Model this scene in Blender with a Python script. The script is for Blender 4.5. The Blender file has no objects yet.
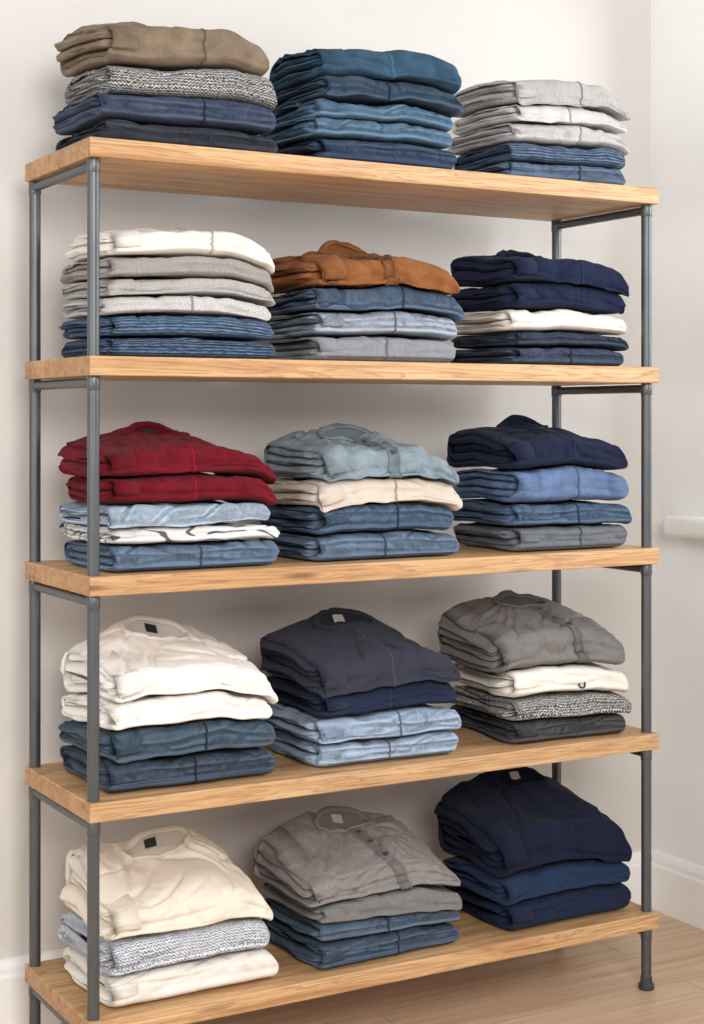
import bpy, math, random
import numpy as np
from mathutils import Vector
pi = math.pi
scene = bpy.context.scene
C = scene.collection
R = random.Random(11)
try:
    scene.view_settings.view_transform = 'Standard'
except Exception:
    pass

# ------------------------------------------------------------------ helpers
def lin(c):
    out = []
    for v in c:
        v = v / 255.0
        out.append(v / 12.92 if v <= 0.04045 else ((v + 0.055) / 1.055) ** 2.4)
    return tuple(out) + (1.0,)

class NT:
    def __init__(self, name):
        self.m = bpy.data.materials.new(name)
        self.m.use_nodes = True
        self.t = self.m.node_tree
        self.b = self.t.nodes['Principled BSDF']
        self.last = None
    def n(self, typ, **kw):
        nd = self.t.nodes.new(typ)
        for k, v in kw.items():
            setattr(nd, k, v)
        return nd
    def l(self, a, b):
        self.t.links.new(a, b)
    def coords(self, scale=(1, 1, 1), src='Object'):
        tc = self.n('ShaderNodeTexCoord')
        mp = self.n('ShaderNodeMapping')
        mp.inputs['Scale'].default_value = scale
        self.l(tc.outputs[src], mp.inputs['Vector'])
        return mp.outputs['Vector']
    def noise(self, vec, scale, detail=2.0, rough=0.5, dist=0.0):
        nd = self.n('ShaderNodeTexNoise')
        nd.inputs['Scale'].default_value = scale
        nd.inputs['Detail'].default_value = detail
        nd.inputs['Roughness'].default_value = rough
        nd.inputs['Distortion'].default_value = dist
        self.l(vec, nd.inputs['Vector'])
        return nd.outputs['Fac']
    def ramp(self, fac, stops):
        r = self.n('ShaderNodeValToRGB')
        e = r.color_ramp.elements
        while len(e) < len(stops):
            e.new(0.5)
        for k, (p, c) in enumerate(stops):
            e[k].position = p
            e[k].color = c
        self.l(fac, r.inputs['Fac'])
        return r.outputs['Color']
    def mix(self, fac, a, b, mode='MIX'):
        m = self.n('ShaderNodeMix', data_type='RGBA', blend_type=mode)
        for sock, v in ((m.inputs[0], fac), (m.inputs[6], a), (m.inputs[7], b)):
            if hasattr(v, 'links'):
                self.l(v, sock)
            else:
                sock.default_value = v
        return m.outputs[2]
    def math(self, op, a, b=0.0):
        m = self.n('ShaderNodeMath', operation=op)
        for sock, v in ((m.inputs[0], a), (m.inputs[1], b)):
            if hasattr(v, 'links'):
                self.l(v, sock)
            else:
                sock.default_value = v
        return m.outputs[0]
    def bump(self, h, strength, dist):
        b = self.n('ShaderNodeBump')
        b.inputs['Strength'].default_value = strength
        b.inputs['Distance'].default_value = dist
        self.l(h, b.inputs['Height'])
        if self.last is not None:
            self.l(self.last, b.inputs['Normal'])
        self.last = b.outputs['Normal']
        self.l(self.last, self.b.inputs['Normal'])

def dk(c, f):
    return tuple(min(1, max(0, v * f)) for v in c[:3]) + (1.0,)
def G(v):
    return (v, v, v, 1)

FAB = {}
def fabric(rgb, kind='cotton'):
    key = (rgb, kind)
    if key in FAB:
        return FAB[key]
    T = NT('fabric_' + kind)
    r = rgb
    if rgb[2] > rgb[0] + 8:
        lum = 0.3 * rgb[0] + 0.5 * rgb[1] + 0.2 * rgb[2]
        k = 0.20 if kind == 'denim' else 0.04
        r = tuple(v + (lum - v) * k for v in rgb)
    c = lin(r)
    v = T.coords()
    mott = T.noise(v, 26, 4, 0.6)
    fine = T.noise(v, 700, 3, 0.7)
    if kind in ('denim', 'brushed', 'heather'):
        cr = T.noise(v, 22, 2, 0.45, 0.8)
        ridge = T.math('ABSOLUTE', T.math('SUBTRACT', cr, 0.5))
        ridge = T.math('MINIMUM', T.math('MULTIPLY', ridge, 6.0), 1.0)
        T.bump(ridge, 0.18, 0.006)
    if kind == 'denim':
        st = T.noise(T.coords((520, 70, 1), 'UV'), 1.0, 4, 0.75)
        st2 = T.noise(T.coords((70, 520, 1), 'UV'), 1.0, 3, 0.7)
        big = T.noise(v, 15, 4, 0.6)
        a = T.ramp(st, [(0.30, dk(c, 0.46)), (0.70, dk(c, 1.60))])
        a = T.mix(T.ramp(st2, [(0.45, G(0)), (0.72, G(.65))]), a, dk(c, 1.9))
        a = T.mix(T.ramp(mott, [(0.35, G(0)), (0.7, G(.5))]), a, dk(c, 0.52))
        fade = tuple(min(1, x * 1.9 + 0.02) for x in c[:3]) + (1,)
        a = T.mix(T.ramp(big, [(0.46, G(0)), (0.70, G(.5))]), a, fade)
        ge = T.n('ShaderNodeNewGeometry')
        colr = T.mix(T.ramp(ge.outputs['Pointiness'], [(0.505, G(0)), (0.54, G(.85))]), a, fade)
        T.bump(T.math('ADD', st, st2), 0.6, 0.0020)
    elif kind in ('marl', 'bluemarl', 'blueknit'):
        sc = (55, 330, 1) if kind == 'blueknit' else (170, 360, 1)
        st = T.noise(T.coords(sc, 'UV'), 1.0, 3, 0.65)
        sx = T.n('ShaderNodeSeparateXYZ'); T.l(T.coords((1, 1, 1), 'UV'), sx.inputs[0])
        zig = T.math('MULTIPLY', T.math('PINGPONG', sx.outputs[0], 0.0035), 0.25 if kind == 'blueknit' else 1.0)
        vv = T.math('ADD', sx.outputs[1], zig)
        row = T.math('SINE', T.math('MULTIPLY', vv, 2 * pi / 0.0066))
        ind = T.math('ADD', st, T.math('MULTIPLY', row, 0.11 if kind == 'marl' else 0.14))
        if kind == 'marl':
            colr = T.ramp(ind, [(0.36, lin((34, 35, 39))), (0.46, lin((100, 100, 103))), (0.62, lin((210, 207, 203)))])
        elif kind == 'bluemarl':
            colr = T.ramp(ind, [(0.30, lin((108, 122, 152))), (0.44, lin((172, 180, 196))), (0.56, lin((232, 232, 232)))])
        else:
            hi_ = tuple(0.5 * x * 2.2 + 0.5 * y for x, y in zip(c[:3], lin((132, 150, 172))[:3])) + (1,)
            colr = T.ramp(ind, [(0.32, dk(c, 0.50)), (0.50, c), (0.70, hi_)])
        T.bump(T.math('ADD', T.math('MULTIPLY', row, 0.4), st), 0.7, 0.0035)
    elif kind == 'pattern':
        st = T.noise(T.coords((11, 30, 1), 'UV'), 1.0, 1.0, 0.4)
        gate = T.noise(T.coords((16, 8, 1), 'UV'), 1.0, 1.0, 0.4)
        k_ = lin((44, 46, 52))
        blk = T.ramp(st, [(0.438, c), (0.446, k_), (0.498, k_), (0.506, c)])
        blk = T.mix(T.ramp(gate, [(0.43, G(0)), (0.47, G(1))]), c, blk)
        colr = T.mix(0.15, blk, T.ramp(fine, [(0.4, dk(c, 0.7)), (0.6, c)]))
        T.bump(fine, 0.25, 0.001)
    elif kind == 'heather':
        st = T.noise(T.coords((240, 700, 1), 'UV'), 1.0, 3, 0.7)
        a = T.ramp(st, [(0.30, dk(c, 0.58)), (0.70, dk(c, 1.45))])
        colr = T.mix(T.ramp(mott, [(0.35, G(0)), (0.75, G(.35))]), a, dk(c, 0.74))
        T.bump(T.math('ADD', st, fine), 0.35, 0.0013)
    elif kind == 'brushed':
        a = T.ramp(mott, [(0.3, dk(c, 0.68)), (0.72, dk(c, 1.32))])
        colr = T.mix(T.ramp(fine, [(0.4, G(0)), (0.7, G(.5))]), a, dk(c, 0.70))
        T.bump(T.math('ADD', fine, T.noise(v, 220, 2)), 0.5, 0.0016)
    else:
        a = T.ramp(mott, [(0.3, dk(c, 0.92)), (0.7, dk(c, 1.04))])
        colr = T.mix(T.ramp(fine, [(0.4, G(0)), (0.7, G(.4))]), a, dk(c, 0.78))
        T.bump(T.math('ADD', fine, T.noise(v, 160, 2)), 0.3, 0.0011)
    T.l(colr, T.b.inputs['Base Color'])
    T.b.inputs['Roughness'].default_value = 0.92
    T.b.inputs['Specular IOR Level'].default_value = 0.12
    T.b.inputs['Sheen Weight'].default_value = 0.03
    T.b.inputs['Sheen Roughness'].default_value = 0.6
    FAB[key] = T.m
    return T.m

def wood_mat():
    T = NT('honey_wood')
    v = T.coords()
    sx = T.n('ShaderNodeSeparateXYZ')
    T.l(v, sx.inputs[0])
    stave = T.math('FLOOR', T.math('DIVIDE', T.math('ADD', sx.outputs[1], 0.5), 0.0695))
    wn2 = T.n('ShaderNodeTexWhiteNoise', noise_dimensions='3D')
    oi = T.n('ShaderNodeObjectInfo')
    cb = T.n('ShaderNodeCombineXYZ')
    T.l(stave, cb.inputs[0]); T.l(oi.outputs['Random'], cb.inputs[2])
    T.l(cb.outputs[0], wn2.inputs['Vector'])
    off = T.n('ShaderNodeCombineXYZ')
    T.l(T.math('MULTIPLY', wn2.outputs['Value'], 9.0), off.inputs[0])
    T.l(T.math('MULTIPLY', wn2.outputs['Value'], 5.0), off.inputs[2])
    va = T.n('ShaderNodeVectorMath', operation='ADD')
    T.l(v, va.inputs[0]); T.l(off.outputs[0], va.inputs[1])
    mp = T.n('ShaderNodeMapping')
    mp.inputs['Scale'].default_value = (2.1, 38, 38)
    T.l(va.outputs[0], mp.inputs['Vector'])
    nz = T.n('ShaderNodeTexNoise')
    nz.inputs['Scale'].default_value = 1.0
    nz.inputs['Detail'].default_value = 5
    nz.inputs['Distortion'].default_value = 1.1
    T.l(mp.outputs['Vector'], nz.inputs['Vector'])
    rings = T.math('FRACT', T.math('MULTIPLY', nz.outputs['Fac'], 9.0))
    mp2 = T.n('ShaderNodeMapping')
    mp2.inputs['Scale'].default_value = (7, 300, 300)
    T.l(va.outputs[0], mp2.inputs['Vector'])
    pores = T.noise(mp2.outputs['Vector'], 1.0, 4, 0.7)
    base = T.ramp(nz.outputs['Fac'], [(0.28, lin((172, 128, 85))), (0.45, lin((204, 164, 119))), (0.70, lin((219, 187, 145)))])
    c1 = T.mix(T.ramp(rings, [(0.0, G(.55)), (0.22, G(0)), (0.78, G(.05)), (1.0, G(.55))]), base, lin((144, 98, 59)))
    c2 = T.mix(T.ramp(pores, [(0.50, G(0)), (0.66, G(.55))]), c1, lin((136, 92, 56)))
    mp3 = T.n('ShaderNodeMapping')
    mp3.inputs['Scale'].default_value = (4.5, 30, 30)
    T.l(va.outputs[0], mp3.inputs['Vector'])
    vo = T.n('ShaderNodeTexVoronoi')
    vo.inputs['Scale'].default_value = 0.75
    T.l(mp3.outputs['Vector'], vo.inputs['Vector'])
    c2 = T.mix(T.ramp(vo.outputs['Distance'], [(0.05, G(.8)), (0.17, G(0))]), c2, lin((108, 69, 42)))
    bl = T.noise(T.coords((3, 9, 9)), 1.0, 3, 0.6)
    c2 = T.mix(1.0, c2, T.ramp(bl, [(0.3, (0.90, 0.87, 0.84, 1)), (0.7, (1.06, 1.05, 1.03, 1))]), 'MULTIPLY')
    tone = T.ramp(wn2.outputs['Value'], [(0, (0.92, 0.90, 0.88, 1)), (1, (1.07, 1.06, 1.05, 1))])
    c3 = T.mix(1.0, c2, tone, 'MULTIPLY')
    # end grain soaks up the oil and is browner
    tcn = T.n('ShaderNodeTexCoord'); sn = T.n('ShaderNodeSeparateXYZ')
    T.l(tcn.outputs['Normal'], sn.inputs[0])
    endf = T.ramp(T.math('ABSOLUTE', sn.outputs[0]), [(0.8, G(0)), (0.95, G(1))])
    c3 = T.mix(endf, c3, T.mix(1.0, c3, (0.80, 0.74, 0.68, 1), 'MULTIPLY'))
    T.l(c3, T.b.inputs['Base Color'])
    T.b.inputs['Roughness'].default_value = 0.5
    T.bump(pores, 0.12, 0.001)
    return T.m

def steel_mat():
    T = NT('grey_steel')
    v = T.coords()
    n = T.noise(v, 12, 2)
    T.l(T.ramp(n, [(0.3, lin((88, 91, 94))), (0.7, lin((98, 101, 104)))]), T.b.inputs['Base Color'])
    T.b.inputs['Metallic'].default_value = 0.65
    T.b.inputs['Roughness'].default_value = 0.40
    T.bump(T.noise(v, 400, 2), 0.05, 0.0005)
    return T.m

def plain(name, rgb, rough=0.6, metallic=0.0, scale=40, var=0.06, bump=0.05):
    T = NT(name)
    v = T.coords()
    n = T.noise(v, scale, 4)
    c = lin(rgb)
    T.l(T.ramp(n, [(0.3, dk(c, 1 - var)), (0.7, dk(c, 1 + var))]), T.b.inputs['Base Color'])
    T.b.inputs['Roughness'].default_value = rough
    T.b.inputs['Metallic'].default_value = metallic
    T.bump(T.noise(v, scale * 8, 3), bump, 0.001)
    return T.m

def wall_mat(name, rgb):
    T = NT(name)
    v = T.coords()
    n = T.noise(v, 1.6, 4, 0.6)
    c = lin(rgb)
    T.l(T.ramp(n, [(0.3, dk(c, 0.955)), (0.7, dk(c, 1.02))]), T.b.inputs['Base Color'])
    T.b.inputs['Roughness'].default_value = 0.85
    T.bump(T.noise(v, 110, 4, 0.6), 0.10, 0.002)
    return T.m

def floor_mat():
    T = NT('oak_floor')
    v = T.coords()
    br = T.n('ShaderNodeTexBrick')
    br.inputs['Scale'].default_value = 1.0
    br.inputs['Brick Width'].default_value = 1.3
    br.inputs['Row Height'].default_value = 0.16
    br.inputs['Mortar Size'].default_value = 0.0014
    br.inputs['Color1'].default_value = (0.94, 0.94, 0.94, 1)
    br.inputs['Color2'].default_value = (1.06, 1.04, 1.02, 1)
    br.inputs['Mortar'].default_value = (0.6, 0.55, 0.5, 1)
    T.l(v, br.inputs['Vector'])
    g = T.noise(T.coords((1.6, 34, 34)), 1.0, 5, 0.65, 0.6)
    base = T.ramp(g, [(0.3, lin((192, 157, 124))), (0.55, lin((215, 185, 154))), (0.75, lin((227, 201, 173)))])
    T.l(T.mix(1.0, base, br.outputs['Color'], 'MULTIPLY'), T.b.inputs['Base Color'])
    T.b.inputs['Roughness'].default_value = 0.42
    return T.m

WOOD = wood_mat(); STEEL = steel_mat()
RUBBER = plain('dark_foot', (58, 60, 63), 0.5)
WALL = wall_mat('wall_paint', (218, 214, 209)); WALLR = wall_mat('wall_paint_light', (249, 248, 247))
TRIM = plain('white_trim', (245, 244, 242), 0.45, scale=8, var=0.02)
FLOOR = floor_mat()

def mesh_obj(name, verts, faces, mat, parent=None, smooth=True, loc=(0, 0, 0), uv=None):
    me = bpy.data.meshes.new(name)
    me.from_pydata(verts, [], faces)
    me.update()
    if smooth:
        me.polygons.foreach_set('use_smooth', [True] * len(me.polygons))
    me.materials.append(mat)
    if mat.name.startswith('fabric'):
        if uv is None:
            va = np.array(verts)
            uv = np.stack([va[:, 0], va[:, 1] + va[:, 2]], 1)
        lay = me.uv_layers.new(name='UVMap')
        li = np.zeros(len(me.loops), dtype=np.int32)
        me.loops.foreach_get('vertex_index', li)
        lay.data.foreach_set('uv', np.asarray(uv)[li].astype(np.float32).ravel())
    o = bpy.data.objects.new(name, me)
    C.objects.link(o)
    o.location = loc
    if parent:
        o.parent = parent
    return o

def box_data(x0, x1, y0, y1, z0, z1):
    v = [(x0, y0, z0), (x1, y0, z0), (x1, y1, z0), (x0, y1, z0), (x0, y0, z1), (x1, y0, z1), (x1, y1, z1), (x0, y1, z1)]
    f = [(3, 2, 1, 0), (4, 5, 6, 7), (0, 1, 5, 4), (1, 2, 6, 5), (2, 3, 7, 6), (3, 0, 4, 7)]
    return v, f

def boxes(name, lst, mat, parent=None, bevel=0.0, loc=(0, 0, 0)):
    V = []; F = []
    for b in lst:
        v, f = box_data(*b)
        n = len(V)
        V += v
        F += [tuple(i + n for i in q) for q in f]
    o = mesh_obj(name, V, F, mat, parent, smooth=False, loc=loc)
    if bevel:
        m = o.modifiers.new('bevel', 'BEVEL')
        m.width = bevel; m.segments = 3; m.limit_method = 'ANGLE'
    return o

def lathe(name, prof, mat, parent, loc, axis='Z', seg=28):
    V = []; F = []
    for k, (r, z) in enumerate(prof):
        for j in range(seg):
            a = 2 * pi * j / seg
            p = (r * math.cos(a), r * math.sin(a), z)
            if axis == 'Y':
                p = (p[0], p[2], -p[1])
            V.append(p)
    for k in range(len(prof) - 1):
        for j in range(seg):
            a = k * seg + j; b = k * seg + (j + 1) % seg
            F.append((a, b, b + seg, a + seg))
    F.append(tuple(range(seg - 1, -1, -1)))
    F.append(tuple((len(prof) - 1) * seg + j for j in range(seg)))
    o = mesh_obj(name, V, F, mat, parent, True, loc)
    m = o.modifiers.new('es', 'EDGE_SPLIT'); m.split_angle = math.radians(40)
    return o

# ------------------------------------------------------------------ setting
W, D = 1.20, 0.305
HC = 1.175                      # camera height
YW, XW = 0.434, 1.58            # back wall and right wall
def structure(o):
    o['kind'] = 'structure'
    return o
structure(boxes('floor', [(-3.0, XW + 0.12, -3.2, YW + 0.12, -0.1, 0.0)], FLOOR))
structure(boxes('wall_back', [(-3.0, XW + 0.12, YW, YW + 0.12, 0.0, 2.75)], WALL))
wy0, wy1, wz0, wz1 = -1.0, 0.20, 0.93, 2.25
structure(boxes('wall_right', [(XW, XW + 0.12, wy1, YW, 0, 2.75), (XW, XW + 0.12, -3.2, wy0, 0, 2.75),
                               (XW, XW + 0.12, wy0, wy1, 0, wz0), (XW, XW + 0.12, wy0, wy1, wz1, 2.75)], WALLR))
def baseboard(name, length, mat, loc, rot):
    prof = [(0, 0), (-0.018, 0), (-0.018, 0.105), (-0.014, 0.112), (-0.014, 0.122), (-0.008, 0.134), (-0.004, 0.137), (0, 0.138)]
    V = []; F = []
    for x in (0, length):
        for (y, z) in prof:
            V.append((x, y, z))
    n = len(prof)
    for k in range(n - 1):
        F.append((k, k + n, k + n + 1, k + 1))
    F.append(tuple(range(n))); F.append(tuple(range(2 * n - 1, n - 1, -1)))
    o = mesh_obj(name, V, F, mat, None, False, loc)
    o.rotation_euler.z = rot
    return structure(o)
baseboard('baseboard_back', 3.0 + XW, TRIM, (-3.0, YW, 0), 0)
baseboard('baseboard_right', 3.2 + YW - 0.018, TRIM, (XW, YW - 0.018, 0), -pi / 2)
win = structure(bpy.data.objects.new('window_1', None)); C.objects.link(win)
win.location = (XW, 0, 0.93)
boxes('window_sill', [(-0.055, 0.10, wy0 - 0.12, 0.335, -0.030, 0.018)], TRIM, win, 0.014)
zf = wz1 - 0.93
boxes('window_frame', [(0.05, 0.10, wy0, wy0 + 0.06, 0.018, zf), (0.05, 0.10, wy1 - 0.06, wy1, 0.018, zf),
                       (0.05, 0.10, wy0 + 0.06, wy1 - 0.06, 0.018, 0.074), (0.05, 0.10, wy0 + 0.06, wy1 - 0.06, zf - 0.06, zf),
                       (0.06, 0.09, -0.42, -0.38, 0.074, zf - 0.06)], TRIM, win, 0.004)

# ------------------------------------------------------------------ shelving unit
BT = 0.033
ZS = [HC + 0.455, HC + 0.088, HC - 0.283, HC - 0.663, HC - 1.031]   # board mid heights
rack = bpy.data.objects.new('shelving_unit', None); C.objects.link(rack)
rack['label'] = 'tall five-tier shelving unit with honey wood boards and grey metal pipe frame'
rack['category'] = 'shelf'
PR = 0.0105
for z in ZS:
    b = boxes('shelf_board', [(-W / 2 - 0.014, W / 2 + 0.016, -D / 2 - 0.022, D / 2 + 0.018, -BT / 2, BT / 2)], WOOD, rack, 0.0022,
              loc=(W / 2, D / 2, z))
for x in (0, W):
    for y in (0, D):
        ztop = ZS[0] - BT / 2
        lathe('post', [(PR, 0.0), (PR, ztop - 0.012)], STEEL, rack, (x, y, 0.010))
        lathe('foot', [(0.0150, 0.0), (0.0165, 0.002), (0.0165, 0.010), (0.0125, 0.014), (0.0118, 0.026), (0.0108, 0.027)], RUBBER, rack, (x, y, 0.0))
        for z in ZS:
            zb = z - BT / 2
            lathe('pipe_fitting', [(0.0108, -0.0235), (0.0116, -0.022), (0.0116, -0.002), (0.0108, 0.0)], STEEL, rack, (x, y, zb - 0.001))
    for z in ZS:
        lathe('crossbar', [(0.0085, 0.0), (0.0085, D)], STEEL, rack, (x, 0, z - BT / 2 - 0.0115), axis='Y', seg=20)

# ------------------------------------------------------------------ noise
_p = np.random.RandomState(3).permutation(256)
PERM = np.concatenate([_p, _p, _p])
GR = np.random.RandomState(5).normal(size=(256, 3)); GR /= np.linalg.norm(GR, axis=1)[:, None]
def pn(x, y, z=0.0):
    x, y, z = np.broadcast_arrays(np.asarray(x, float), np.asarray(y, float), np.asarray(z, float))
    xi = np.floor(x).astype(int); yi = np.floor(y).astype(int); zi = np.floor(z).astype(int)
    xf = x - xi; yf = y - yi; zf = z - zi
    f = lambda t: t * t * t * (t * (t * 6 - 15) + 10)
    u, v, w = f(xf), f(yf), f(zf)
    def g(i, j, k):
        h = PERM[PERM[PERM[(xi + i) & 255] + ((yi + j) & 255)] + ((zi + k) & 255)]
        gr = GR[h]
        return gr[..., 0] * (xf - i) + gr[..., 1] * (yf - j) + gr[..., 2] * (zf - k)
    lp = lambda a, b, t: a + (b - a) * t
    return 1.5 * lp(lp(lp(g(0, 0, 0), g(1, 0, 0), u), lp(g(0, 1, 0), g(1, 1, 0), u), v),
                    lp(lp(g(0, 0, 1), g(1, 0, 1), u), lp(g(0, 1, 1), g(1, 1, 1), u), v), w)

# ------------------------------------------------------------------ garments
HX, HY = 0.158, 0.130
def thick(g, x, y):
    sx = np.clip(x / HX, -1.1, 1.1)
    ty = np.clip((y + HY) / (2 * HY), 0, 1)
    q = np.clip(ty / 0.92, 0, 1.08)
    t = g['Tf'] + (g['Tb'] - g['Tf']) * (0.55 * np.minimum(q, 1) + 0.45 * np.sin(q * pi / 2))
    dr = np.where(sx > 0, g['dr'], g['dl'])
    t = t * (1 - dr * np.abs(sx) ** 3)
    s = g['seed']
    return t * (1 + g['wav'] * pn(x * 8 + s, y * 7 + 3.3, s * 1.7) + 0.35 * g['wav'] * pn(x * 21 + s, y * 12 + 3.3, s * 2.7))

GAP0, GAP = 0.0018, 0.0018
def sag(g, x, y):
    # how far the next garment settles over the rounded front and right edge of this one
    T = g['Tf']
    rf = 0.55 * T
    df = np.clip(1 - (y - g['yf'] - 0.001) / rf, 0, 1)
    s1 = 1 - np.sqrt(np.clip(1 - df ** 2, 0, 1))
    rr = 0.009 + 0.16 * T
    dr = np.clip(1 - (g['xr'] - 0.002 - x) / rr, 0, 1)
    s2 = 1 - np.sqrt(np.clip(1 - dr ** 2, 0, 1))
    return g['sag'] * T * np.maximum(s1, 0.6 * s2)

def make_H(below):
    def H(x, y):
        h = np.zeros(np.broadcast(x, y).shape) + GAP0
        for b in below:
            h = h + thick(b, x, y) + b['gap'] - sag(b, x, y)
        return h
    return H

NB, NU, NTOP, NK = 12, 29, 66, 7
def tube(H, g, xl, xr, yf, yb, rf, lo, hi, seed, rot, dx, dy, rr=0.02, pinch=0.72, inward=True, wr=0.0, ncol=100, closed=False, dip=None, tee=False):
    rb = rf * 0.8
    rows = []
    for k in range(NB):
        rows.append(('s', 1 - (k + 0.5) / NB, -1.0))
    for k in range(NU):
        rows.append(('f', -pi / 2 + pi * k / (NU - 1), 0))
    for k in range(NTOP):
        rows.append(('s', (k + 0.5) / NTOP, 1.0))
    for k in range(NK):
        rows.append(('b', pi / 2 - pi * k / (NK - 1), 0))
    cols = []
    dl = 0.0045
    if inward:
        cols.append((xl + 0.05, pinch, dl))
        cols.append((xl + 0.022, pinch, dl))
        for k in range(5):
            gm = pi * (1 - k / 4)
            cols.append((xl + dl / 2 * (1 - math.sin(gm)), pinch, dl / 2 * (1 - math.cos(gm))))
    rl = 0.014
    for k in range(7):
        b = (k + (0.5 if inward else 0.0)) / 7 * pi / 2
        pc = 0.03 if closed else pinch
        cols.append((xl + rl * (1 - math.cos(b)) + (dl * 0.3 if inward else 0), pc + (1 - pc) * math.sin(b), 0.0))
    for k in range(ncol):
        cols.append((xl + rl + (xr - rr - xl - rl) * (k + 0.5) / ncol, 1.0, 0.0))
    for k in range(12):
        b = pi / 2 * (1 - k / 11)
        cols.append((xr - rr * (1 - math.cos(b)), max(0.03, math.sin(b) ** 0.62), 0.0))
    cx = np.array([c[0] for c in cols]); ce = np.array([c[1] for c in cols]); ci = np.array([c[2] for c in cols])
    nC, nR = len(cols), len(rows)
    kind = np.array([r[0] for r in rows])[None, :]; val = np.array([r[1] for r in rows], float)[None, :]; pp = np.array([r[2] for r in rows], float)[None, :]
    P = np.zeros((nC, nR, 3))
    X = np.repeat(cx[:, None], nR, 1)
    corner = (1 - ce) * 0.016
    front = yf + corner + 0.005 * pn(cx * 9, seed, 0.5) + 0.002 * pn(cx * 27, seed, 4.5)
    back = yb - corner + 0.005 * pn(cx * 9, seed + 9, 0.5)
    F0 = front[:, None]; B0 = back[:, None]; INS = ci[:, None]
    cosv = np.cos(val); sinv = np.sin(val)
    sinv = np.sign(sinv) * np.abs(sinv) ** 0.74
    Ys = (F0 + rf) + (B0 - rb - F0 - rf) * val
    Yf = F0 + rf - (rf - INS) * cosv
    Yb = B0 - rb + (rb - INS) * cosv
    Y = np.where(kind == 's', Ys, np.where(kind == 'f', Yf, Yb))
    p = np.where(kind == 's', pp, sinv) + 0 * X
    wl = np.clip(1 - (X - xl) / 0.09, 0, 1); wrr = np.clip(1 - (xr - X) / 0.09, 0, 1)
    X = X + wl * 0.011 * pn(Y * 13, seed, 7.7 + p * 0.8) + wrr * 0.008 * pn(Y * 13, seed, 2.7 + p * 0.5)
    cr, sr = math.cos(rot), math.sin(rot)
    WX = X * cr - Y * sr + dx; WY = X * sr + Y * cr + dy
    T = thick(g, WX, WY); h = H(WX, WY)
    half = T * (hi - lo) / 2
    Z = h + T * (lo + hi) / 2 + p * np.maximum(half * ce[:, None] - INS, 0.0004)
    P[..., 0] = WX; P[..., 1] = WY; P[..., 2] = Z
    mid = NB + NU + NTOP // 2
    def normals(P):
        n = np.cross(np.gradient(P, axis=0), np.roll(P, -1, 1) - np.roll(P, 1, 1))
        n /= (np.linalg.norm(n, axis=2, keepdims=True) + 1e-12)
        return -n if n[nC // 2, mid, 2] < 0 else n
    seg = np.linalg.norm(np.diff(P[nC // 2], axis=0), axis=1)
    arc = np.concatenate([[0], np.cumsum(seg)])
    UV = np.stack([X + seed, np.repeat(arc[None, :], nC, 0) + seed * 0.37], 2)
    N = normals(P)
    if wr > 0:
        rs = np.random.RandomState(int(seed * 1000) % 100000)
        wgt = np.clip((p + 0.65) / 0.4, 0, 1) * np.clip(ce[:, None] * 1.3 - 0.3, 0, 1)
        a = rs.uniform(-0.8, 0.8)
        w1 = pn(WX * 6, WY * 6, seed + Z * 5) * 0.05
        w2 = pn(WX * 16, WY * 16, seed + 3 + Z * 10) * 0.006
        u = (WX * math.cos(a) + WY * math.sin(a)) + w1 + w2
        v = (-WX * math.sin(a) + WY * math.cos(a)) + w1 - w2
        n1 = pn(u * 4.5, v * 16 + Z * 12, seed)
        n2 = pn(u * 14 + 9, v * 4.5, seed + 5 + Z * 8)
        n3 = pn(u * 26, v * 12, seed + 8 + Z * 22)
        n4 = pn(u * 22, v * 46, seed + 18 + Z * 40)
        n5 = pn(WX * 9, WY * 9, seed + 31)
        ridge1 = np.clip(1 - np.abs(n1) * 5.2, 0, 1) ** 1.1 * np.clip(0.6 + 1.6 * n5, 0, 1.2)
        ridge2 = np.clip(1 - np.abs(n2) * 5.6, 0, 1) ** 1.1 * np.clip(0.6 - 1.6 * n5, 0, 1.2)
        ridge3 = np.clip(1 - np.abs(n3) * 4.4, 0, 1) ** 1.1 * np.clip(0.3 + 1.8 * n1, 0, 1.2)
        d = -wr * (1.4 * ridge1 + 1.3 * ridge2 + 0.55 * ridge3 + 0.36 * (0.5 + n4) + 0.75 * (0.5 + n2) + 0.65 * (0.5 + n1))
        for k in range(3 if tee else 2):
            if tee and k < 2:
                s_ = -1 if k == 0 else 1
                x0_, y0_ = s_ * rs.uniform(.045, .07), .07
                x1_, y1_ = s_ * rs.uniform(.09, .13), -.12
            else:
                x0_, y0_, x1_, y1_ = rs.uniform(-.15, .15), .12, rs.uniform(-.15, .15), -.12
            lx, ly = y1_ - y0_, -(x1_ - x0_)
            ln = math.hypot(lx, ly)
            dd = ((WX - x0_) * lx + (WY - y0_) * ly) / ln + 0.014 * n2 + 0.010 * n5
            sg = rs.choice([-1, 1])
            d = d - wr * 0.42 * (1 + np.tanh(sg * dd / 0.0035)) * np.clip(0.5 + 1.2 * pn(WX * 7, WY * 7, seed + k), 0, 1)
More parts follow.
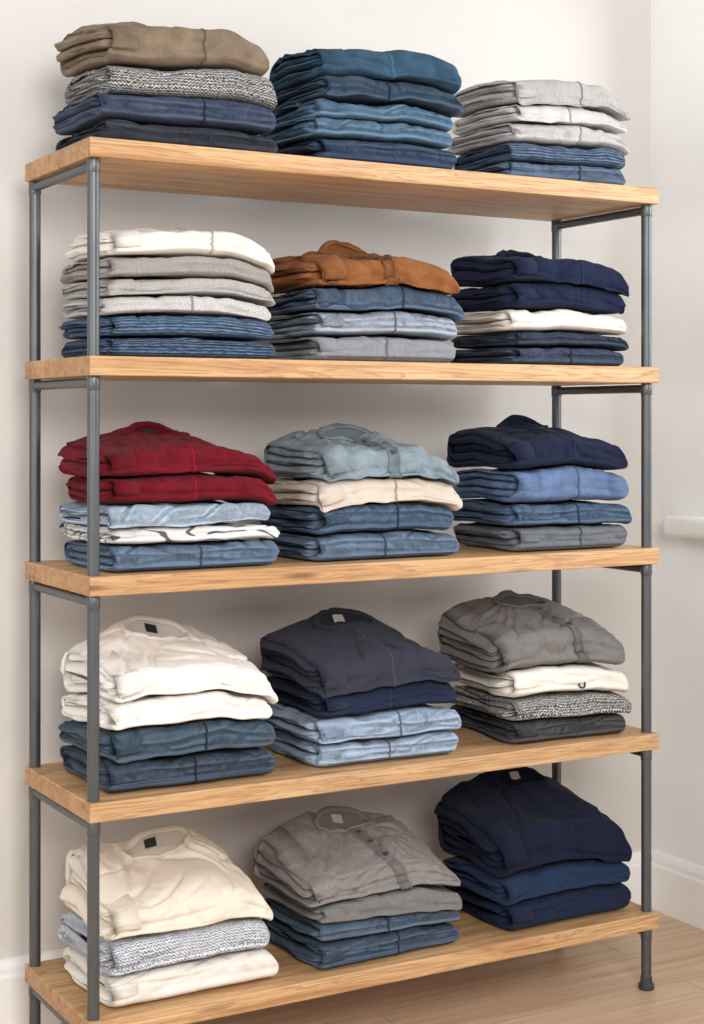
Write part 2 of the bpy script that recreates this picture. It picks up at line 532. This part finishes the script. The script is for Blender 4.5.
        if dip:
            # soft drag lines fanning out from the neck towards the shoulders and the front fold
            for k in range(7):
                s_ = -1 if k % 2 else 1
                x0_ = dip[0] + s_ * rs.uniform(0.25, 1.0) * dip[2]; y0_ = dip[1] - rs.uniform(0.2, 1.0) * dip[3]
                x1_ = dip[0] + s_ * rs.uniform(0.05, 0.155); y1_ = rs.uniform(-0.13, 0.02)
                ex, ey = x1_ - x0_, y1_ - y0_
                ln = math.hypot(ex, ey)
                al = ((WX - x0_) * ex + (WY - y0_) * ey) / ln / ln
                dd = ((WX - x0_) * ey - (WY - y0_) * ex) / ln + 0.010 * n5 + 0.006 * n2
                fade = np.clip(al / 0.15, 0, 1) * np.clip((1.15 - al) / 0.3, 0, 1)
                d = d - fade * (0.0034 * np.exp(-(dd / 0.0048) ** 2) - 0.0012 * np.exp(-((dd - 0.011) / 0.006) ** 2))
        fr = np.clip(1 - np.abs(p), 0, 1) * (Y < (yf + yb) / 2)
        d = d + fr * 0.0035 * (pn(WX * 14, seed + 3, 0.2)) - fr * wr * 1.0 * np.clip(1 - np.abs(pn(WX * 17, Z * 8, seed + 2)) * 4, 0, 1)
        # lines between the cloth layers folded inside the front roll
        infront = (kind == 'f') & (Y < (yf + yb) / 2)
        Tl = float(np.mean(T)) * (hi - lo)
        for k in range(1 if Tl < 0.042 else 2):
            base_ = (0.0 if Tl < 0.042 else (-0.32 + 0.66 * k))
            pc = base_ + 0.34 * pn(cx * 7, seed + 40 + k * 3, 0.3)[:, None]
            am = np.clip(0.70 + 1.5 * pn(cx * 10, seed + 50 + k * 3, 0.7), 0, 1.1)[:, None]
            q_ = (p - pc)
            line = np.exp(-(q_ / 0.085) ** 2) * 0.0050 + 0.0032 * 0.5 * (1 - np.tanh(q_ / 0.07)) * np.exp(-np.clip(-q_, 0, 9) / 0.5)
            d = d - infront * am * line * min(1.0, Tl / 0.036) * np.clip(ce[:, None], 0, 1)
        P = P + N * (d * wgt)[..., None]
        if dip:
            dcx, dcy, drx, dry, dep, up = dip
            r2 = ((WX - dcx) / drx) ** 2 + ((WY - dcy) / dry) ** 2
            top = (p > 0.9)
            P[..., 2] += top * (-dep * np.clip(1 - r2, 0, 1) ** 0.7
                                + up * np.exp(-(((WX - dcx) / (drx * 1.3)) ** 2 + ((WY - dcy - dry) / (0.7 * dry)) ** 2)))
        N = normals(P)
    return P, N, UV

def grid_faces(nC, nR, off):
    F = []
    for i in range(nC - 1):
        for j in range(nR):
            a = off + i * nR + j; b = off + i * nR + (j + 1) % nR
            F.append((a, a + nR, b + nR, b))
    F.append(tuple(off + j for j in range(nR)))
    F.append(tuple(off + (nC - 1) * nR + j for j in range(nR - 1, -1, -1)))
    return F

def resample_row(P, N, j, x, c0):
    xs = P[c0:, j, 0]
    q = [np.interp(x, xs, P[c0:, j, k]) for k in range(3)]
    n = np.array([np.interp(x, xs, N[c0:, j, k]) for k in range(3)])
    n /= np.linalg.norm(n)
    return np.array(q), n

def band_faces(m, n):
    F = []
    for i in range(m - 1):
        for k in range(n):
            a = i * n + k; b = i * n + (k + 1) % n
            F.append((a, b, b + n, a + n))
    F.append(tuple(range(n - 1, -1, -1)))
    F.append(tuple((m - 1) * n + k for k in range(n)))
    return F

def strip(name, P, N, xfun, w, jr, h, mat, parent, c0=14, ridge=False):
    if ridge:      # folded band with raised stitched edges
        prof = [(-1.0, -0.4), (-0.97, 0.9), (-0.82, 1.0), (-0.74, 0.62), (0.0, 0.75), (0.74, 0.62), (0.82, 1.0), (0.97, 0.9), (1.0, -0.4)]
    else:
        prof = [(-1.0, -0.6), (-0.97, 0.7), (-0.6, 1.0), (0.6, 1.0), (0.97, 0.7), (1.0, -0.6)]
    V = []
    for j in jr:
        t = (j - jr[0]) / max(1, (jr[-1] - jr[0]))
        x = xfun(t)
        for (s, k) in prof:
            q, nn = resample_row(P, N, j, x + s * w / 2, c0)
            V.append(tuple(q + nn * h * k))
    return mesh_obj(name, V, band_faces(len(jr), len(prof)), mat, parent)

def hem_strip(name, P, N, j0, h, mat, parent):
    V = []
    cols = range(16, P.shape[0] - 10)
    off = [(0, -0.5), (0.06, 0.8), (0.5, 1.0), (0.94, 0.8), (1.0, -0.5)]
    for i in cols:
        for (t, k) in off:
            q = P[i, j0] * (1 - t) + P[i, j0 + 1] * t
            n = N[i, j0] * (1 - t) + N[i, j0 + 1] * t
            V.append(tuple(q + n * h * k))
    return mesh_obj(name, V, band_faces(len(cols), len(off)), mat, parent)

class Top:
    def __init__(self, P):
        self.P = P
        self.mid = NB + NU + NTOP // 2
        self.c0 = 14
        self.xs = P[self.c0:, self.mid, 0]
        self.a, self.b = NB + NU - 3, NB + NU + NTOP + 3
    def z(self, x, y):
        f = np.interp(x, self.xs, np.arange(len(self.xs)))
        i = int(min(f, len(self.xs) - 2)); t = f - i
        c = self.P[self.c0 + i, self.a:self.b] * (1 - t) + self.P[self.c0 + i + 1, self.a:self.b] * t
        return float(np.interp(y, c[:, 1], c[:, 2]))

def ring_part(name, tp, cx, cy, rx, ry, w, hgt, lift, mat, parent, seg=56):
    sec = 10
    V = []; F = []
    for i in range(seg):
        a = 2 * pi * i / seg
        ca, sa = math.cos(a), math.sin(a)
        up = lift * (0.5 + 0.5 * sa) ** 1.3
        zr = tp.z(cx + rx * ca * 1.03, cy + ry * sa * 1.03)
        for k in range(sec):
            b = 2 * pi * k / sec
            rad = w / 2 * math.cos(b)
            x = cx + (rx + rad) * ca; y = cy + (ry + rad) * sa
            z = 0.5 * zr + 0.5 * tp.z(x, y) + hgt * 0.30 + hgt * 0.5 * math.sin(b) + up
            V.append((x, y, z))
    for i in range(seg):
        for k in range(sec):
            a = i * sec + k; b = i * sec + (k + 1) % sec
            c = ((i + 1) % seg) * sec + (k + 1) % sec; d = ((i + 1) % seg) * sec + k
            F.append((a, d, c, b))
    return mesh_obj(name, V, F, mat, parent)

def disc_part(name, tp, cx, cy, rx, ry, lift, mat, parent, seg=36, rings=7):
    V = []; F = []
    for r in range(rings + 1):
        t = r / rings
        for i in range(seg):
            a = 2 * pi * i / seg
            x = cx + rx * t * math.cos(a); y = cy + ry * t * math.sin(a)
            up = lift * (0.5 + 0.5 * math.sin(a) * t) ** 1.3 * t
            V.append((x, y, tp.z(x, y) + 0.0009 + up))
    for r in range(rings):
        for i in range(seg):
            a = r * seg + i; b = r * seg + (i + 1) % seg
            F.append((a, a + seg, b + seg, b))
    return mesh_obj(name, V, F, mat, parent)

def label_part(tp, cx, y, w, h, lift, mat, parent):
    V = []; F = []
    nx, ny = 6, 5
    for layer in (0, 1):
        for j in range(ny + 1):
            for i in range(nx + 1):
                x = cx + w * (i / nx - 0.5); yy = y + h * (j / ny)
                V.append((x, yy, tp.z(x, yy) + lift * 0.8 * j / ny + 0.0024 + 0.0010 * layer))
    m = (nx + 1) * (ny + 1)
    for j in range(ny):
        for i in range(nx):
            a = j * (nx + 1) + i
            F.append((a, a + nx + 1, a + nx + 2, a + 1))
            F.append((m + a, m + a + 1, m + a + nx + 2, m + a + nx + 1))
    rim = [i for i in range(nx + 1)] + [j * (nx + 1) + nx for j in range(1, ny + 1)] + [ny * (nx + 1) + i for i in range(nx - 1, -1, -1)] + [j * (nx + 1) for j in range(ny - 1, 0, -1)]
    for k in range(len(rim)):
        a, b = rim[k], rim[(k + 1) % len(rim)]
        F.append((a, b, m + b, m + a))
    return mesh_obj('neck_label', V, F, mat, parent, False)

def button(P, N, j, x, mat, parent, r=0.0055, label=None, off=0.0015, ring=False):
    q, n = resample_row(P, N, j, x, 14)
    n = Vector(n); up = Vector((1, 0, 0)); t1 = n.cross(up).normalized(); t2 = n.cross(t1).normalized()
    if ring:
        prof = [(r, 0.0), (r, 0.0028), (r * 0.9, 0.0040), (r * 0.72, 0.0040), (r * 0.60, 0.0028), (r * 0.60, 0.0)]
    else:
        prof = [(r, 0.0), (r, 0.003), (r * 0.85, 0.0038), (r * 0.65, 0.0030), (r * 0.3, 0.0030)]
    V = []; F = []
    sg = 20
    for (rr, h) in prof:
        for k in range(sg):
            a = 2 * pi * k / sg
            V.append(tuple(Vector(q) + n * (h + off) + t1 * rr * math.cos(a) + t2 * rr * math.sin(a)))
    m = len(prof)
    for k in range(m if ring else m - 1):
        for i in range(sg):
            a = k * sg + i; b = k * sg + (i + 1) % sg
            c = ((k + 1) % m) * sg + (i + 1) % sg; d = ((k + 1) % m) * sg + i
            F.append((a, b, c, d))
    if not ring:
        F.append(tuple((m - 1) * sg + i for i in range(sg)))
        F.append(tuple(range(sg - 1, -1, -1)))
    o = mesh_obj('button', V, F, mat, parent)
    if label:
        o['label'] = label
    return o

BLACKTAG = plain('black_tag', (26, 26, 28), 0.7)
PALETAG = plain('pale_tag', (176, 172, 166), 0.7)
DARKBTN = plain('dark_button', (46, 44, 46), 0.35)
GREYBTN = plain('grey_button', (66, 65, 66), 0.35)
BROWNBTN = plain('brown_button', (70, 42, 26), 0.35)

ORD = {1: 'second', 2: 'third', 3: 'fourth', 4: 'fifth'}
def position_phrase(i, n):
    if i == n - 1: return 'topmost'
    if i == 0: return 'lowest'
    return ORD[n - 1 - i] + ' from top'
SHELF = ['top', 'second', 'middle', 'fourth', 'bottom']
STK = ['left', 'middle', 'right']
clampc = lambda rgb, f: tuple(int(max(0, min(255, v * f))) for v in rgb)

def make_stack(row, s, x0, x1, yfront, items):
    cx = (x0 + x1) / 2; hx = (x1 - x0) / 2
    cy = yfront + HY
    base = ZS[row] + BT / 2
    gs = []
    n_it = len(items)
    for i, (name, cat, desc, rgb, kind, Tf, Tb, op) in enumerate(items):
        is_top = i == n_it - 1
        jeans = cat == 'jeans'
        g = dict(Tf=Tf, Tb=Tb, seed=R.uniform(0, 50), wav=op.get('wav', 0.12), dr=op.get('dr', 0.24 if is_top else 0.11), dl=op.get('dl', 0.12 if is_top else 0.06),
                 sag=op.get('sag', 0.18), gap=op.get('gap', GAP))
        H = make_H(gs)
        mat = fabric(rgb, kind)
        rot = R.uniform(-0.045, 0.045) + op.get('rot', 0)
        dx = R.uniform(-0.005, 0.005); dy = R.uniform(-0.003, 0.005)
        xl = -hx + R.uniform(-0.009, 0.010) + op.get('l', 0); xr = hx + R.uniform(-0.014, 0.004) + op.get('r', 0)
        yf = -HY + R.uniform(-0.003, 0.008) + op.get('f', -0.006 if (is_top and row >= 3) else 0); yb = HY - 0.004 + R.uniform(-0.008, 0.004)
        g['yf'] = yf + dy - 0.006; g['xr'] = xr + dx + 0.004
        wr = op.get('wr', 0.0024 if jeans else 0.0026)
        cut = op.get('cut', [])
        edges = [0.0] + cut + [1.0]
        V = []; F = []; UVs = []
        main = None
        cxo = op.get('cx', 0.0) + dx
        dip = None
        if 'neck' in op:
            ny = HY * op.get('ny', 0.46)
            dip = (cxo, ny, op['neck'][0], op['neck'][1], op.get('dep', 0.017), op.get('up', 0.011))
        for k in range(len(edges) - 1):
            lo, hi = edges[k], edges[k + 1]
            Tl = Tf * (hi - lo)
            multi = len(edges) > 2
            rf = min(0.55 * Tl, 0.032)
            P, N, UV = tube(H, g, xl + R.uniform(-.006, .006) * multi, xr + R.uniform(-.010, .003) * multi, yf + R.uniform(-.002, .006) * multi, yb, rf, lo, hi,
                            g['seed'] + k * 3.1, rot, dx, dy, rr=min(0.018, 0.007 + Tl * 0.16), wr=wr, pinch=op.get('pinch', 0.82),
                            dip=dip if hi == 1.0 else None, tee='neck' in op)
            off = len(V)
            V += [tuple(q) for q in P.reshape(-1, 3)]
            F += grid_faces(P.shape[0], P.shape[1], off)
            UVs.append(UV.reshape(-1, 2))
            main = (P, N)
            nl = op.get('nl', (1 if Tl < 0.030 else (2 if Tl < 0.055 else 3)) + (1 if Tb > Tf * 1.5 else 0))
            for q in range(nl):
                a = lo + (hi - lo) * (0.14 + 0.72 * q / nl)
                b = lo + (hi - lo) * (0.14 + 0.72 * (q + 1) / nl - 0.01)
                P2, N2, UV2 = tube(H, g, xl + R.uniform(-0.013, 0.010), xr - 0.05, yf + rf * 0.85 + R.uniform(0, 0.014), yb - 0.012, 0.30 * (b - a) * Tf + 0.002, a, b,
                                   g['seed'] + 20 + q * 2.3, rot, dx, dy, rr=0.02, inward=False, closed=True, ncol=16)
                off = len(V)
                V += [tuple(t) for t in P2.reshape(-1, 3)]
                F += grid_faces(P2.shape[0], P2.shape[1], off)
                UVs.append(UV2.reshape(-1, 2))
        gs.append(g)
        z0 = float(H(np.array(0.0), np.array(0.0)))
        loc = Vector((cx, cy, base))
        label = '%s, %s in the %s stack, %s shelf' % (desc, position_phrase(i, n_it), STK[s], SHELF[row])
        UVa = np.concatenate(UVs)
        Vl = [(v[0], v[1], v[2] - z0) for v in V]
        if any(k in op for k in ('neck', 'seam', 'placket', 'btn', 'hem')):
            root = bpy.data.objects.new(name, None); C.objects.link(root)
            root.location = loc + Vector((0, 0, z0))
            mesh_obj('body', Vl, F, mat, root, uv=UVa)
            P, N = main
            P = P.copy(); P[..., 2] -= z0
            jt0 = NB + NU
            tp = Top(P)
            lum = sum(rgb) / 3
            if 'seam' in op:
                f_ = 0.74 if lum > 90 else (0.66 if jeans and lum > 60 else 1.25)
                sm = fabric(clampc(rgb, f_), 'cotton')
                wv = R.uniform(-0.014, 0.014)
                xs = op['seam'] if op['seam'] is not True else R.uniform(-0.012, 0.022)
                end = jt0 + int(NTOP * (0.45 if 'neck' in op else 0.9))
                strip('center_seam', P, N, lambda t: cxo + xs + wv * t + 0.003 * math.sin(t * 5), 0.0042, list(range(NB + 4, end)), 0.0012, sm, root)
            if 'hem' in op:
                hm = fabric(clampc(rgb, 1.35 if lum < 110 else 0.80), 'cotton')
                hem_strip('hem', P, N, NB + int(op['hem'] * 1.7), 0.0010, hm, root)
            if 'neck' in op:
                rx, ry = op['neck']
                shadedm = fabric(clampc(rgb, 0.84 if lum > 90 else 0.78), 'cotton')  # inside of the neck: same cloth, with its shade painted into the colour
                rib = fabric(clampc(rgb, 0.92), kind)
                lf = op.get('lift', 0.003)
                neck_inside = disc_part('neck_inside_shaded', tp, cxo, ny, rx, ry, lf, shadedm, root)
                ring_part('neckband', tp, cxo, ny, rx, ry, 0.013, 0.0070, lf, rib, root)
                if 'tag' in op:
                    label_part(tp, cxo - 0.004, ny + ry * 0.42, 0.023, ry * 0.32, lf, BLACKTAG if op['tag'] == 'black' else PALETAG, neck_inside)
            if 'placket' in op:
                rx, ry = op['neck']
                yj = P[14 + 44, jt0:jt0 + NTOP, 1]
                j1 = jt0 + int(np.argmin(np.abs(yj - (ny - ry - 0.004))))
                pm = fabric(clampc(rgb, 0.84), kind)
                jr_ = list(range(NB + 5, j1))
                bend = op.get('pbend', 0.0)
                xf = lambda t: cxo + bend * (1 - t) ** 1.5
                pl = strip('button_placket', P, N, xf, 0.023, jr_, 0.0042, pm, root, ridge=True)
                for t in op['placket']:
                    button(P, N, jr_[int(t * (len(jr_) - 1))], xf(t), BROWNBTN if rgb[0] > rgb[2] + 60 else GREYBTN, pl, 0.0052)
            if 'btn' in op:
                button(P, N, NB + int(NU * op['btn'][0]), cxo + op['btn'][1], DARKBTN, root, 0.0085, 'dark ring button', 0.0022, ring=True)
            o = root
        else:
            o = mesh_obj(name, Vl, F, mat, None, loc=loc + Vector((0, 0, z0)), uv=UVa)
        o['label'] = label
        o['category'] = cat
        o['group'] = 'folded clothes in the %s stack on the %s shelf' % (STK[s], SHELF[row])

J = ('folded_jeans', 'jeans'); S = ('folded_sweater', 'sweater'); TS = ('folded_tshirt', 't-shirt'); SH = ('folded_shirt', 'shirt')
def it(k, desc, rgb, kind, Tf, Tb=None, **op):
    return (k[0], k[1], desc, rgb, kind, Tf, Tb if Tb else Tf, op)
se = dict(seam=True)
sh = dict(seam=True, hem=5)
X1 = (0.033, 0.356); X2 = (0.441, 0.758); X3 = (0.876, 1.172)
YF = 0.003
NK1 = (.064, .033); NK2 = (.064, .029)
rows = [
 # top shelf
 [[it(J, 'black-navy folded jeans', (38, 41, 52), 'denim', .043, l=-.012, **se), it(J, 'navy folded jeans', (48, 60, 84), 'denim', .049, l=-.014, **se),
   it(S, 'black and white marled knit sweater', (120, 120, 120), 'marl', .057, l=-.006), it(S, 'taupe brown folded sweater', (134, 117, 99), 'brushed', .070, .096, wr=.0036, seam=0.02)],
  [it(J, 'dark navy folded jeans', (38, 55, 80), 'denim', .050, **sh), it(J, 'teal blue rolled jeans', (66, 98, 124), 'denim', .070, wr=.003, cut=[.52], hem=9, pinch=.94, nl=1, sag=.0, gap=.0045),
   it(J, 'dark indigo folded jeans', (40, 60, 82), 'denim', .042, **se),
   it(S, 'teal blue folded sweater', (54, 84, 107), 'brushed', .058, .070, seam=True, wr=.0034)],
  [it(J, 'blue folded jeans', (68, 87, 112), 'denim', .038, **se), it(S, 'blue marled knit sweater', (70, 88, 114), 'blueknit', .039),
   it(TS, 'light grey folded t-shirt', (186, 184, 184), 'heather', .041, **se), it(TS, 'pale grey folded t-shirt', (206, 203, 201), 'cotton', .037, **se),
   it(S, 'heather grey folded sweater', (176, 173, 171), 'heather', .048, .060, seam=0.02, wr=.003)]],
 # second shelf
 [[it(S, 'dark blue marled knit sweater', (58, 76, 102), 'blueknit', .037), it(S, 'mid blue marled knit sweater', (70, 92, 120), 'blueknit', .038),
   it(TS, 'pale grey folded t-shirt', (194, 192, 190), 'heather', .033, **se), it(TS, 'mid grey folded t-shirt', (174, 170, 167), 'heather', .030),
   it(TS, 'taupe grey folded t-shirt', (158, 151, 146), 'heather', .036), it(S, 'cream folded sweater', (234, 229, 221), 'cotton', .046, .056, seam=0.03, wr=.0032)],
  [it(J, 'grey folded jeans', (140, 143, 149), 'heather', .048, hem=5, **se), it(J, 'grey-blue folded jeans', (126, 137, 152), 'denim', .048, **se),
   it(J, 'dark blue folded jeans', (60, 79, 102), 'denim', .043, **sh), it(SH, 'rust brown folded shirt', (146, 93, 54), 'brushed', .053, .078, wr=.0040, neck=(.050, .032), placket=(.35, .8), up=.022, lift=.008)],
  [it(J, 'dark navy folded jeans', (46, 56, 80), 'denim', .038, **se), it(J, 'blue-black folded jeans', (35, 45, 66), 'denim', .029),
   it(TS, 'cream folded t-shirt', (232, 226, 217), 'cotton', .043), it(TS, 'navy folded t-shirt', (28, 37, 65), 'cotton', .050, **se),
   it(TS, 'navy folded t-shirt with neckline', (27, 36, 63), 'cotton', .049, .070, seam=0.02, neck=(.05, .03), wr=.003)]],
 # middle shelf
 [[it(J, 'blue folded jeans', (74, 95, 119), 'denim', .047, **sh), it(S, 'white patterned garment with black strokes', (220, 220, 219), 'pattern', .031),
   it(J, 'light blue folded jeans', (130, 147, 165), 'denim', .037), it(TS, 'plain red folded t-shirt', (108, 19, 31), 'brushed', .048, **se),
   it(TS, 'red folded t-shirt with neckline', (110, 19, 32), 'brushed', .049, .068, wr=.0036, neck=(.060, .034), seam=0.0, tag='black', up=.013)],
  [it(J, 'blue folded jeans', (74, 94, 118), 'denim', .050, hem=5, **se), it(J, 'dark blue folded jeans', (56, 76, 100), 'denim', .051, **sh),
   it(TS, 'beige folded t-shirt', (208, 197, 183), 'cotton', .049, **se), it(SH, 'pale blue-grey shirt with neckline', (136, 151, 160), 'brushed', .056, .080, wr=.0040, neck=(.060, .036), placket=(.3, .62, .9), up=.016, lift=.005)],
  [it(J, 'grey folded jeans', (108, 112, 120), 'heather', .050, **sh), it(J, 'dark blue folded jeans', (54, 77, 104), 'denim', .045, **se),
   it(SH, 'periwinkle blue folded shirt', (98, 120, 158), 'brushed', .067, wr=.003, **se), it(TS, 'navy folded t-shirt with neckline', (27, 35, 59), 'cotton', .060, .086, wr=.0034, neck=(.055, .034), seam=0.0, up=.012)]],
 # fourth shelf
 [[it(J, 'dark navy folded jeans', (50, 61, 79), 'denim', .054, hem=6, **se), it(J, 'dark teal folded jeans', (54, 72, 88), 'denim', .052, **sh),
   it(TS, 'plain white folded t-shirt', (238, 234, 228), 'cotton', .048, wr=.003), it(TS, 'white t-shirt with neckline and black label', (240, 236, 230), 'cotton', .048, .098, wr=.0034, neck=NK1, tag='black', l=.004)],
  [it(J, 'light blue folded jeans', (126, 144, 167), 'denim', .046, hem=5, **se), it(J, 'pale blue folded jeans', (120, 139, 163), 'denim', .048, **se),
   it(TS, 'navy folded t-shirt', (34, 43, 67), 'cotton', .050, **se), it(TS, 'dark slate t-shirt with neckline', (52, 54, 68), 'cotton', .055, .100, wr=.0034, neck=NK1, tag='pale', seam=0.0)],
  [it(J, 'charcoal folded jeans', (56, 56, 59), 'denim', .043, **se), it(S, 'black and white marled knit sweater', (90, 90, 90), 'marl', .043),
   it(TS, 'cream folded top with dark ring button', (234, 228, 219), 'cotton', .055, btn=(.44, .02), sag=.08), it(SH, 'grey shirt with button placket', (120, 117, 115), 'heather', .070, .122, wr=.0038, neck=(.060, .038), placket=(.12, .4, .65, .9), up=.014, l=-.015, f=.002, pbend=.028)]],
 # bottom shelf
 [[it(TS, 'cream folded t-shirt', (232, 226, 218), 'cotton', .055, wr=.003), it(S, 'blue and white marled knit sweater', (160, 170, 180), 'bluemarl', .058, wr=.003),
   it(TS, 'cream t-shirt with neckline and black label', (232, 222, 207), 'cotton', .048, .118, wr=.0036, neck=NK2, tag='black', ny=.52)],
  [it(J, 'dark blue folded jeans', (54, 70, 90), 'denim', .044, hem=6, **se), it(J, 'blue folded jeans', (66, 85, 105), 'denim', .034, sag=.10, **se),
   it(TS, 'mid grey folded t-shirt', (120, 118, 117), 'heather', .036, f=-.010, sag=.04), it(SH, 'grey henley shirt with button placket', (136, 131, 128), 'heather', .042, .108, wr=.0038, neck=(.058, .033), placket=(.5, .72, .92), tag='pale', up=.014, l=-.008, f=.002, pbend=.034, ny=.50)],
  [it(TS, 'navy folded t-shirt', (30, 40, 65), 'cotton', .057, wr=.003, l=-.020), it(TS, 'dark blue folded t-shirt', (34, 51, 80), 'cotton', .055, wr=.003, l=-.022),
   it(TS, 'navy-black t-shirt with neckline and pale label', (23, 29, 50), 'cotton', .068, .146, wr=.0036, neck=NK2, seam=0.0, tag='pale', l=-.030, ny=.52)]],
]
for r, stacks in enumerate(rows):
    for s, items in enumerate(stacks):
        x0, x1 = (X1, X2, X3)[s]
        make_stack(r, s, x0, x1, YF, items)

# ------------------------------------------------------------------ camera
th = math.radians(29.67)
cam = bpy.data.cameras.new('camera')
cam.sensor_width = 36; cam.lens = 1605 / 1024 * 36
cam.shift_y = -(512 - 418) / 1024
co = bpy.data.objects.new('camera', cam); C.objects.link(co)
co.location = (-0.962, -2.571, HC)
co.rotation_euler = (pi / 2, 0, -th)
scene.camera = co

# ------------------------------------------------------------------ light
w = bpy.data.worlds.new('world'); scene.world = w; w.use_nodes = True
bg = w.node_tree.nodes['Background']
bg.inputs['Color'].default_value = (0.99, 0.995, 1.0, 1); bg.inputs['Strength'].default_value = 0.54
def area(name, loc, target, size, sy, energy, colr):
    l = bpy.data.lights.new(name, 'AREA'); l.shape = 'RECTANGLE'; l.size = size; l.size_y = sy; l.energy = energy; l.color = colr
    o = bpy.data.objects.new(name, l); C.objects.link(o); o.location = loc
    o.rotation_euler = (Vector(target) - Vector(loc)).to_track_quat('-Z', 'Y').to_euler()
    return o
area('key_light', (-0.7, -3.7, 2.3), (0.6, 0.2, 0.8), 1.4, 1.2, 100, (1.0, 0.995, 0.975))
area('left_fill_light', (-2.6, -1.4, 1.5), (1.58, 0.3, 1.1), 1.2, 1.6, 30, (0.99, 0.99, 1.0))  # added fill with no lamp behind it, brightens the right wall
area('window_light', (2.6, -0.9, 1.9), (0.9, 0.1, 1.0), 1.2, 1.3, 42, (0.98, 0.99, 1.0))
